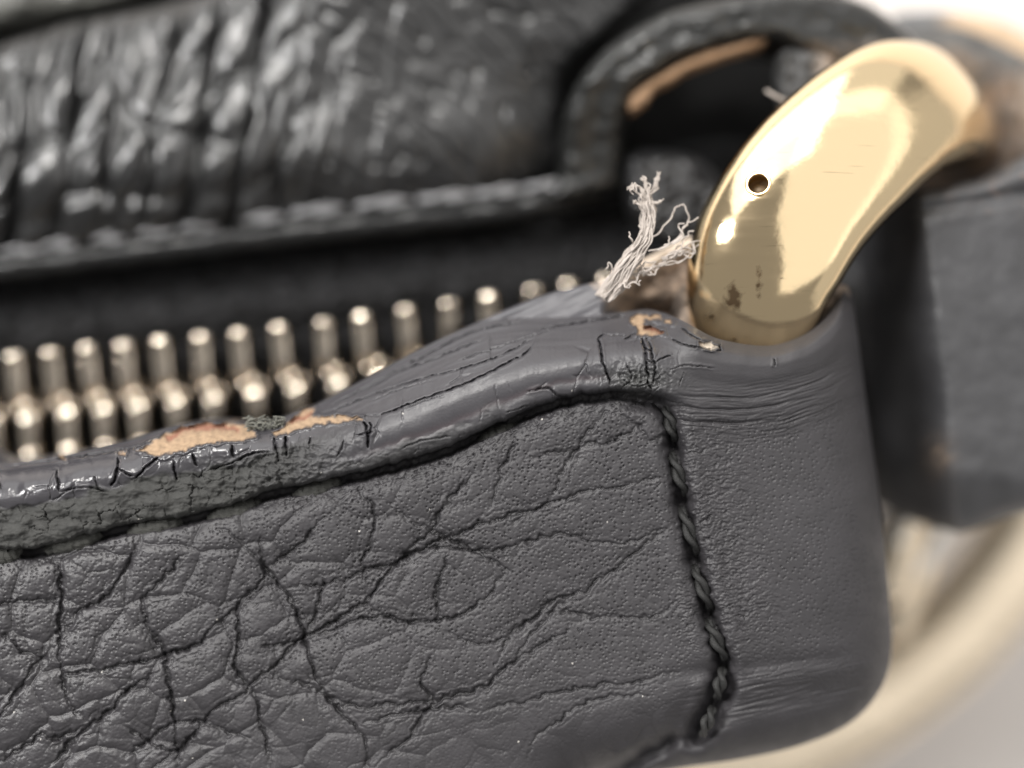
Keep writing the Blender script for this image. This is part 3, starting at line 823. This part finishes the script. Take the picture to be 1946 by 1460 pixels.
# ---- rear panel above the zipper
PAN = [(-160, 120), (-60, 92), (0, 84), (60, 66), (130, 44), (230, 26), (330, 4), (450, -30), (700, -110), (1100, -110), (1260, -60), (1180, 40), (1100, 120), (1076, 170), (1072, 250), (1090, 345),
       (1010, 380), (900, 396), (750, 410), (600, 428), (450, 446), (300, 464), (150, 484), (0, 502), (-160, 520)]
botx = np.array([-160, 0, 150, 300, 450, 600, 750, 900, 1010, 1100, 1300]); boty = np.array([520, 502, 484, 464, 446, 428, 410, 396, 380, 350, 300])
def pan_z(px, py, sd):
    h = np.interp(px, botx, boty)-py
    tpy = 90-0.30*px
    t = np.clip(h/400, 0, 1.3)
    lf = sstep(720, 260, px)
    dome = np.where(t < .42, 1-((.42-t)/.42)**2, 1-lerp(-.30, .42, lf)*((t-.42)/.58)**2)
    z = -530+105*dome-lip(sd, 36, 46)
    wx = px+12*noise(px/110, py/110, 150)+3*noise(px/40, py/40, 152); wy = py+20*noise(px/110, py/110, 151)
    k = sstep(360, 860, px)
    f1, f2, cid = vor(wx/74+wy/300, wy/128, 153, .85)
    h1, h2, _ = vor(wx/52+4.3+wy/200, wy/74, 155, .85)
    left = 34*(1-np.minimum(f1, 1)**2)+7*sstep(0, .4, f2-f1)+9*(1-h1**2)
    # folds running down between the puffs
    left -= 30*np.exp(-(np.abs(np.sin((px+0.16*py+16*noise(px/150, py/150, 158))*math.pi/84))/.30)**2)*np.clip(.6+noise(px/90, py/160, 161), 0, 1)
    a = np.radians(42); gx = wx*np.cos(a)+wy*np.sin(a); gy = -wx*np.sin(a)+wy*np.cos(a)
    g1, g2, _ = vor(gx/96, gy/42, 154)
    right = 4*np.clip((g2-g1)/.4, 0, 1)-9*np.exp(-(noise(gx/190, gy/46, 156)/.06)**2)
    z += lerp(left, right, k)
    z -= 60*sstep(900, 1080, px)*sstep(60, 200, py)
    return z
def pan_c(px, py, z, sd):
    c = np.array([0.006, 0.006, 0.0063])*(1+.2*fbm(px/40, py/40, 3, 159))[:, None]
    return np.clip(c, .004, 1), lerp(.31, .38, sstep(300, 700, px))
M_rear = leather('soft_leather', 30, 0.2, 1.0)
rear = add_slab('rear_panel', M_rear, bag, PAN, 3.5, pan_z, 140, pan_c)
PIPE = catmull([(-170, 530), (0, 508), (150, 490), (300, 471), (450, 453), (600, 436), (750, 419), (900, 404), (1010, 388), (1100, 368), (1170, 340)], 8)
pp = [WV(p[0], p[1], -500-0.02*p[0]+3*math.sin(i*.9)) for i, p in enumerate(PIPE)]
tube('piping', pp, [28+1.5*math.sin(i*1.3) for i in range(len(pp))], plain('piping_leather', (0.012, 0.0125, 0.013), 0.30, 0, (30, 5)), rear, 16)
M_shine = plain('waxed_thread', (0.30, 0.30, 0.31), 0.28, 0, (8, 3))
for (x, y, l) in ((-50, 486, 44), (40, 474, 50), (112, 464, 44), (205, 452, 38), (292, 440, 44), (384, 428, 42), (492, 415, 44), (602, 400, 46), (726, 386, 46), (848, 374, 46), (950, 364, 40), (1040, 352, 34)):
    stitch_obj((x-l*1.3, y+l*.14), (x+l*1.3, y-l*.14), 21, rear, M_shine, -510, -462, 0.8)

# ---- top-left: the far panel
FAR = [(-200, -140), (520, -140), (420, -40), (300, -14), (240, 2), (170, 14), (110, 26), (50, 36), (0, 44), (-200, 70)]
def far_z(px, py, sd): return -560-lip(sd, 40, 60)+10*fbm(px/50, py/40, 3, 160)+8*np.sin(px/24)
def far_c(px, py, z, sd): return np.tile([0.13, 0.13, 0.118], (len(px), 1))*(1+.3*fbm(px/40, py/40, 3, 161))[:, None], np.full(len(px), .45)
fp = add_slab('far_panel', M_blur, bag, FAR, 5, far_z, 200, far_c)

# ---- rear loop (arch) round the far end of the ring
ARCH = [(1052, 378), (1062, 330), (1068, 250), (1082, 190), (1118, 128), (1180, 70), (1260, 26), (1350, 2), (1450, -12), (1560, -14), (1640, 4), (1700, 42), (1750, 92), (1740, 150), (1660, 160),
        (1580, 120), (1520, 92), (1450, 74), (1380, 84), (1300, 110), (1240, 145), (1204, 186), (1190, 240), (1182, 320), (1178, 356), (1120, 370)]
def arch_z(px, py, sd):
    z = -330-lip(sd, 30, 46)+7*fbm(px/60, py/40, 3, 170)+12*sstep(70, 20, sd)
    z -= 110*sstep(120, 350, py)+0.16*np.maximum(0, px-1450)
    return z
def arch_c(px, py, z, sd):
    c = np.array([0.013, 0.0135, 0.013])*(1+.4*fbm(px/40, py/24, 4, 172))[:, None]
    br = sstep(1450, 1560, px)*sstep(70, 100, py)*np.clip(.4+.9*fbm(px/20, py/18, 3, 173), 0, 1)
    c = lerp(c, np.array([0.17, 0.12, 0.08]), br[:, None])
    return np.clip(c, .006, 1), lerp(.32, .9, br)
arch = add_slab('rear_loop', M_blur, bag, ARCH, 4, arch_z, 170, arch_c)
TANE = [(1198, 208), (1200, 184), (1236, 152), (1268, 134), (1300, 118), (1345, 96), (1380, 90), (1440, 72), (1458, 78), (1440, 88), (1392, 103), (1350, 118), (1304, 134), (1280, 152), (1246, 168), (1232, 192), (1222, 196), (1212, 206)]
def tane_c(px, py, z, sd): return np.clip(np.array([0.29, 0.18, 0.105])*(1+.25*fbm(px/20, py/16, 3, 174))[:, None], .01, 1), np.full(len(px), .9)
te = add_slab('worn_inner_edge', M_blur, arch, TANE, 3.5, lambda px, py, sd: -352-lip(sd, 10, 10)+3*fbm(px/14, py/14, 3, 175), 60, tane_c)
te['label'] = 'tan bare leather along the inner edge of the far loop'
# dark scrap hanging inside the arch
SCR = [(1486, 100), (1530, 96), (1580, 110), (1600, 160), (1560, 200), (1500, 240), (1488, 200), (1480, 150)]
def scr_c(px, py, z, sd): return np.clip(lerp(np.array([0.05, 0.05, 0.05]), np.array([0.30, 0.24, 0.19]), (sstep(1535, 1575, px+14*noise(px/12, py/12, 3)))[:, None])*(1+.5*fbm(px/14, py/20, 3, 176))[:, None], .006, 1), np.full(len(px), .6)
add_slab('torn_lining', M_blur, bag, SCR, 3.5, lambda px, py, sd: -330-lip(sd, 20, 30)+10*fbm(px/20, py/30, 4, 177), 40, scr_c)
tube('loose_fibre', [WV(1455, 172, -250), WV(1475, 184, -245), WV(1510, 200, -240)], 3.2, M_fray, bag, 6)
# crumpled dark cloth at the zipper end
CLO = [(1196, 300), (1230, 286), (1290, 292), (1340, 310), (1370, 350), (1365, 420), (1300, 460), (1220, 430), (1190, 370)]
def clo_z(px, py, sd):
    f1, f2, _ = vor(px/36, py/36, 180)
    return -430-lip(sd, 40, 50)+22*(1-f1)+10*fbm(px/15, py/15, 3, 181)
add_slab('zipper_end_cloth', M_blur, zipper, CLO, 4, clo_z, 60, lambda px, py, z, sd: (np.clip(np.array([0.014, .014, .015])*(1+.5*fbm(px/12, py/12, 3, 182))[:, None], .004, 1), np.full(len(px), .38)))
# black inside of the bag
LIN = [(-300, -300), (1500, -300), (1640, 60), (1640, 520), (1560, 1000), (1400, 1300), (900, 1600), (-300, 1600)]
add_slab('lining', M_black, bag, LIN, 30, lambda px, py, sd: -760-lip(sd, 60, 60)+14*fbm(px/90, py/90, 3, 190), 700, None, smooth_outline=0)

# ---- frayed white sewing thread at the torn corner
random.seed(11)
def fibre(path, r=2.3, jit=5, n=7):
    c = catmull(path, n)
    pts = []
    ph = random.uniform(0, 6)
    for i, p in enumerate(c):
        t = i/(len(c)-1)
        pts.append(WV(p[0]+jit*.7*math.sin(ph+i*.8)*min(1, t*3), p[1]+jit*.4*math.cos(ph*2+i*.9), p[2]+jit*math.sin(ph+i*.55)))
    tube('thread_fibre', pts, [r*(1-.35*i/len(pts)) for i in range(len(pts))], M_fray, bag, 6)
main = [(1146, 566, -60), (1168, 540, -48), (1196, 500, -40), (1222, 462, -40), (1232, 420, -46), (1230, 385, -50)]
tips = [[(1218, 362, -44), (1206, 352, -40), (1196, 360, -38)], [(1226, 350, -50), (1222, 338, -50)], [(1244, 360, -56), (1246, 345, -60), (1251, 328, -60)], [(1216, 372, -40), (1204, 358, -38), (1198, 366, -36)],
        [(1240, 388, -50), (1250, 384, -50), (1256, 382, -52)], [(1222, 400, -44), (1212, 388, -40), (1206, 383, -36)], [(1234, 356, -50), (1224, 344, -46)]]
for i in range(56):
    w = random.uniform(-1, 1)
    k = random.choice([4, 5, 6, 6, 6, 6])
    path = []
    for j, (x, y, z) in enumerate(main[:k]):
        sp = [14, 16, 14, 11, 12, 14][j]
        path.append((x+w*sp+random.uniform(-2, 2), y+w*sp*.5+random.uniform(-3, 3), z+random.uniform(-12, 8)))
    if k == 6:
        tp = random.choice(tips); path += [(a+random.uniform(-4, 4), b+random.uniform(-4, 4), c) for a, b, c in tp]
    fibre(path, random.uniform(1.3, 2.2), 3.0)
for path in ([(1228, 455, -40), (1246, 448, -44), (1262, 430, -50), (1278, 410, -52), (1281, 398, -52), (1290, 392, -50), (1296, 390, -50)],
             [(1232, 478, -40), (1262, 470, -44), (1290, 454, -50), (1300, 432, -52), (1308, 424, -54), (1306, 402, -56), (1298, 388, -58)],
             [(1240, 478, -40), (1275, 464, -46), (1296, 440, -50), (1306, 424, -50), (1318, 420, -48), (1326, 414, -46)],
             [(1250, 476, -44), (1282, 462, -46), (1304, 450, -46), (1312, 440, -46), (1320, 440, -44)],
             [(1262, 468, -44), (1272, 460, -44), (1270, 450, -40)], [(1280, 464, -44), (1298, 446, -46), (1288, 430, -50), (1300, 424, -50)],
             [(1204, 462, -40), (1198, 452, -36), (1195, 442, -34)], [(1222, 440, -44), (1216, 430, -44), (1219, 418, -44), (1224, 412, -44)],
             [(1165, 514, -40), (1158, 500, -38), (1152, 512, -36)], [(1190, 545, -40), (1206, 536, -36), (1214, 542, -34), (1217, 532, -34)],
             [(1176, 548, -40), (1184, 540, -32), (1192, 548, -30), (1200, 544, -30)], [(1168, 512, -50), (1190, 478, -50), (1212, 455, -50)], [(1162, 520, -50), (1182, 490, -48), (1206, 462, -50)]):
    fibre(path, 1.9, 2.4)
random.seed(12)
for i in range(46):          # felted fuzz along the torn rim
    x = random.uniform(1150, 1300); y = 548-(x-1150)*0.52+random.uniform(-8, 16)
    fibre([(x, y, -60), (x+random.uniform(6, 22), y-random.uniform(-6, 14), -50), (x+random.uniform(14, 40), y-random.uniform(0, 24), -52)], random.uniform(1.2, 2.2), 3, 5)
# grey-green fuzz between the two torn patches
M_fuzz = plain('grey_fuzz', (0.15, 0.15, 0.13), 0.9)
bm = bmesh.new(); me = None
fz = []
for i in range(60):
    x = random.uniform(468, 535); y = 806+random.uniform(-6, 14)
    pts = [WV(x, y, -52), WV(x+random.uniform(-9, 9), y-random.uniform(2, 12), -48+random.uniform(-6, 10)), WV(x+random.uniform(-14, 14), y-random.uniform(4, 16), -42)]
    fz.append(tube('fuzz', pts, [2.6, 2, 1.2], M_fuzz, None, 5))
V_ = []; F_ = []; o_ = 0
for o in fz:
    v = np.empty(len(o.data.vertices)*3, np.float32); o.data.vertices.foreach_get('co', v); V_.append(v.reshape(-1, 3))
    for p in o.data.polygons:
        if len(p.vertices) == 4: F_.append([o_+k for k in p.vertices])
    o_ += len(o.data.vertices); me_ = o.data; bpy.data.objects.remove(o); bpy.data.meshes.remove(me_)
fo = link('fuzz', mesh_np('fuzz', np.concatenate(V_), np.array(F_)), M_fuzz, bag); fo['kind'] = 'stuff'
bm.free()

# ================================================================== GOLD RING
def sweep(name, pts, seg, mat, parent=None, n=10, ex=2.2, closed=False):
    """pts: (px,py,z,a,b,angle) a = half width across, b = half thickness, angle = direction of the width in the picture (deg, y up)"""
    c = catmull(pts, n, closed)
    P = [WV(p[0], p[1], p[2]) for p in c]
    bm = bmesh.new(); rings = []; m = len(P)
    for i in range(m):
        T = (P[(i+1) % m]-P[i-1]) if closed else (P[min(i+1, m-1)]-P[max(i-1, 0)])
        T.normalize()
        a, b, an = c[i][3], c[i][4], math.radians(c[i][5])
        Sx = Vector((math.cos(an), math.sin(an), 0)); Sx = (Sx-T*Sx.dot(T)).normalized()
        Ux = T.cross(Sx).normalized()
        s = (DIST-c[i][2])/DIST*K
        r = []
        for j in range(seg):
            q = 2*math.pi*j/seg; cq, sq = math.cos(q), math.sin(q)
            r.append(bm.verts.new(P[i]+Sx*(math.copysign(abs(cq)**(2/ex), cq)*a*s)+Ux*(math.copysign(abs(sq)**(2/ex), sq)*b*s)))
        rings.append(r)
    R = m if closed else m-1
    for i in range(R):
        for j in range(seg):
            bm.faces.new((rings[i][j], rings[i][(j+1) % seg], rings[(i+1) % m][(j+1) % seg], rings[(i+1) % m][j]))
    if not closed:
        bm.faces.new(rings[0][::-1]); bm.faces.new(rings[-1])
    bmesh.ops.recalc_face_normals(bm, faces=bm.faces)
    me = bpy.data.meshes.new(name); bm.to_mesh(me); bm.free()
    return link(name, me, mat, parent)
ring = empty('gold_ring', WV(1420, 700, -200)); bpy.context.view_layer.update()
tag(ring, 'thick polished gold ring with a pinhole, threaded through the worn stitched loop', 'ring')
rp = [(1380, 830, -430, 100, 60, -12), (1424, 745, -350, 84, 66, -14), (1430, 664, -232, 97, 74, -16), (1431, 590, -145, 124, 84, -20), (1456, 490, -106, 146, 90, -29), (1520, 378, -108, 150, 90, -35),
      (1614, 279, -142, 147, 86, -41), (1700, 214, -200, 140, 80, -46), (1764, 198, -285, 132, 76, -50), (1796, 200, -410, 124, 70, -54), (1812, 204, -560, 116, 68, -56), (1828, 230, -700, 112, 66, -54), (1826, 290, -820, 110, 66, -46), (1790, 400, -880, 108, 66, -40)]
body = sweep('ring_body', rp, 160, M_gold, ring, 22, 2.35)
# pinhole: real cut
def frontz(px, py):
    bpy.context.view_layer.update()
    org = Vector((0, 0, DIST*K)); d = (WV(px, py, 0)-org).normalized()
    inv = body.matrix_world.inverted()
    ok, loc, nor, _ = body.ray_cast(inv @ org, (inv.to_3x3() @ d).normalized())
    return body.matrix_world @ loc, (body.matrix_world.to_3x3() @ nor).normalized()
hp, hn = frontz(1441, 350)
def cyl(name, p, nrm, r, h0, h1, seg=40, sy=1.0):
    q = nrm.to_track_quat('Z', 'Y').to_matrix(); bm = bmesh.new()
    b = [bm.verts.new(p+q @ Vector((math.cos(t)*r*K, math.sin(t)*r*K*sy, h0*K))) for t in [2*math.pi*i/seg for i in range(seg)]]
    t_ = [bm.verts.new(p+q @ Vector((math.cos(t)*r*K, math.sin(t)*r*K*sy, h1*K))) for t in [2*math.pi*i/seg for i in range(seg)]]
    for i in range(seg): bm.faces.new((b[i], b[(i+1) % seg], t_[(i+1) % seg], t_[i]))
    bm.faces.new(b[::-1]); bm.faces.new(t_)
    me = bpy.data.meshes.new(name); bm.to_mesh(me); bm.free(); return me
cm_ = cyl('cutter', hp, hn, 20, -60, 30)
co = bpy.data.objects.new('cutter', cm_); C.objects.link(co)
md = body.modifiers.new('b', 'BOOLEAN'); md.operation = 'DIFFERENCE'; md.object = co; md.solver = 'EXACT'
bpy.context.view_layer.update()
dg = bpy.context.evaluated_depsgraph_get()
nm = bpy.data.meshes.new_from_object(body.evaluated_get(dg))
body.modifiers.clear(); old = body.data; nm.name = 'ring_body'; body.data = nm; bpy.data.meshes.remove(old); bpy.data.objects.remove(co); bpy.data.meshes.remove(cm_)
if not nm.materials: nm.materials.append(M_gold)
nm.polygons.foreach_set('use_smooth', np.ones(len(nm.polygons), bool))
nm.set_sharp_from_angle(angle=math.radians(40))
gv = np.empty(len(nm.vertices)*3, np.float32); nm.vertices.foreach_get('co', gv); gv = gv.reshape(-1, 3)/K
gs = DIST/(DIST-gv[:, 2]); gpx = gv[:, 0]*gs+973; gpy = 730-gv[:, 1]*gs
gr = np.zeros(len(gv))  # mask for the dark mirrored shapes painted on the ring
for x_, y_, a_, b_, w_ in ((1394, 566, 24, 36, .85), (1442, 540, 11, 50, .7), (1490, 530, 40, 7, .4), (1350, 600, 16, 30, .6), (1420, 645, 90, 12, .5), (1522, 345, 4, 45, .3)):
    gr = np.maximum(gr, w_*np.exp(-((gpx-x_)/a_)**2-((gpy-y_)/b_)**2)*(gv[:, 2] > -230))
ga = nm.attributes.new('painted_refl', 'FLOAT', 'POINT'); ga.data.foreach_set('value', gr.astype(np.float32))
q = hn.to_track_quat('Z', 'Y').to_matrix()
rim_pts = [hp+q @ Vector((math.cos(t)*21.5*K, math.sin(t)*21.5*K, 0.2*K)) for t in [2*math.pi*i/48 for i in range(49)]]
tube('hole_rim', rim_pts, 3.4, M_gold, ring, 10, False)
dm = link('hole_floor', cyl('hole_floor', hp, hn, 20.3, -34, -30), plain('dirty_metal', (0.16, 0.12, 0.08), .5, .6), ring)

# ================================================================== RIGHT STRAP TAB
strap = empty('shoulder_strap', WV(1850, 700, -600)); bpy.context.view_layer.update()
tag(strap, 'black leather strap end folded round the far side of the gold ring', 'strap')
TAB = [(1580, 560), (1600, 500), (1632, 440), (1680, 388), (1740, 362), (1800, 352), (1870, 338), (1930, 306), (1990, 280), (2150, 260), (2150, 920), (2000, 966), (1946, 974), (1900, 988), (1835, 1012), (1790, 1006), (1722, 988), (1690, 962), (1672, 900), (1652, 800), (1620, 680)]
def tab_z(px, py, sd):
    ex_ = 1728+0.115*(py-420)+10*noise(px*0, py/160, 200)
    z = -215-lip(sd, 34, 60)-360*sstep(40, -120, px-ex_)+2*fbm(px/50, py/50, 3, 201)-0.10*(py-600)*(py > 600)
    z -= 70*sstep(880, 1010, py-0.1*(px-1800))
    z -= 14*np.exp(-((py-(398-0.15*(px-1750)))/14)**2)
    return z
def tab_c(px, py, z, sd):
    c = np.array([0.048, 0.048, 0.051])*(1+.22*fbm(px/60, py/60, 4, 202))[:, None]
    w = np.exp(-((px-1782)/26)**2-((py-868)/34)**2)*np.clip(.6+fbm(px/16, py/16, 2, 203), 0, 1)
    c = lerp(c, np.array([0.20, 0.15, 0.11]), (w*.8)[:, None])
    w = np.clip(fbm(px/26, py/18, 3, 204)-.25, 0, 1)*1.2*sstep(430, 360, py); c = lerp(c, np.array([0.16, .12, .10]), np.clip(w, 0, .8)[:, None])
    return np.clip(c, .006, 1), np.full(len(px), .5)
add_slab('strap_leather', M_blur, strap, TAB, 4, tab_z, 260, tab_c)
# leather of the strap loop that passes behind the ring end
SL = [(1690, 70), (1750, 60), (1820, 52), (1880, 74), (1940, 104), (2020, 150), (2140, 180), (2140, 420), (1900, 440), (1700, 420), (1680, 260), (1690, 140)]
def sl_z(px, py, sd): return -520-lip(sd, 50, 70)+9*fbm(px/40, py/40, 4, 210)+330*sstep(1915, 2020, px)
def sl_c(px, py, z, sd):
    c = np.array([0.085, 0.083, 0.08])*(1+.3*fbm(px/40, py/40, 3, 211))[:, None]
    b = sstep(24, 60, sd)*np.clip(.75+.8*fbm(px/40, py/40, 4, 212), 0, 1)
    c = lerp(c, np.array([0.17, 0.12, 0.085]), b[:, None])
    e = sstep(1915, 1950, px+20*noise(px/20, py/20, 4)); c = lerp(c, np.array([0.36, 0.31, 0.28]), (e*sstep(110, 180, py))[:, None])
    return np.clip(c, .006, 1), np.full(len(px), .7)
add_slab('strap_loop', M_blur, strap, SL, 4.5, sl_z, 220, sl_c)
SE = [(1700, 30), (1760, 22), (1830, 24), (1900, 40), (1980, 78), (2100, 140), (2140, 190), (2000, 160), (1930, 118), (1860, 84), (1790, 66), (1710, 74)]
def se_c(px, py, z, sd):
    c = lerp(np.array([0.14, 0.14, 0.14]), np.array([0.52, 0.38, 0.25]), sstep(1770, 1830, px)[:, None])
    return c*(1+.15*fbm(px/30, py/20, 3, 214))[:, None], np.full(len(px), .7)
ed = add_slab('strap_edge', M_blur, strap, SE, 4.5, lambda px, py, sd: -640-lip(sd, 26, 40), 120, se_c)
ed['label'] = 'tan raw edge of the strap loop'

# ================================================================== LOWER RIGHT HARDWARE
big = [(2060, 780), (2020, 900), (1950, 1030), (1880, 1130), (1790, 1228), (1680, 1315), (1560, 1385), (1420, 1440), (1260, 1450), (1120, 1400), (1080, 1280), (1120, 1130), (1250, 950), (1450, 760), (1700, 640), (1900, 610), (2020, 660)]
bp = []
cxm, cym = 1570, 1030
for i, (x, y) in enumerate(big):
    d = np.array(big[(i+1) % len(big)])-np.array(big[i-1]); an = math.degrees(math.atan2(-(-d[0]), -(d[1]))) if False else math.degrees(math.atan2(-d[1], d[0]))-90
    bp.append((x, y, -1350, 88, 60, an))
for i in range(1, len(bp)):       # keep the angle continuous
    a = bp[i][5]
    while a-bp[i-1][5] > 180: a -= 360
    while a-bp[i-1][5] < -180: a += 360
    bp[i] = (*bp[i][:5], a)
bp.append((*bp[0][:5], bp[-1][5]-(bp[-1][5]-bp[0][5]) % 360 if False else bp[-1][5]-((bp[-1][5]-bp[0][5]) % 360)))
# the last closes on the first; sweep it as an open path whose ends meet
big_o = sweep('strap_ring', bp, 40, M_gold2, None, 10, 2.6)
tag(big_o, 'large pale gold ring lying out of focus below the strap end', 'ring')
clasp = empty('clasp', WV(1730, 1080, -860)); bpy.context.view_layer.update()
tag(clasp, 'small gold swivel clasp half hidden between the strap and the large ring', 'clasp')
M_steel = plain('pale_metal', (0.82, 0.79, 0.74), .28, 1)
def capsule(name, a, b, r, mat, parent):
    n = 12; A = WV(*a); B = WV(*b); pts = []; rr = []
    for i in range(n+1):
        t = i/n; pts.append(A.lerp(B, t)); e = min(t, 1-t)*n
        rr.append(r*(math.sqrt(max(0.05, 1-(1-min(e, 2)/2)**2))))
    return tube(name, pts, rr, mat, parent, 18)
capsule('clasp_barrel', (1724, 975, -800), (1676, 1150, -840), 56, M_gold2, clasp)
capsule('clasp_knob', (1722, 985, -780), (1700, 1040, -780), 26, M_steel, clasp)
capsule('clasp_hook', (1790, 1000, -840), (1730, 1100, -850), 24, M_steel, clasp)
capsule('clasp_stem', (1762, 1050, -880), (1690, 1220, -900), 38, M_gold2, clasp)
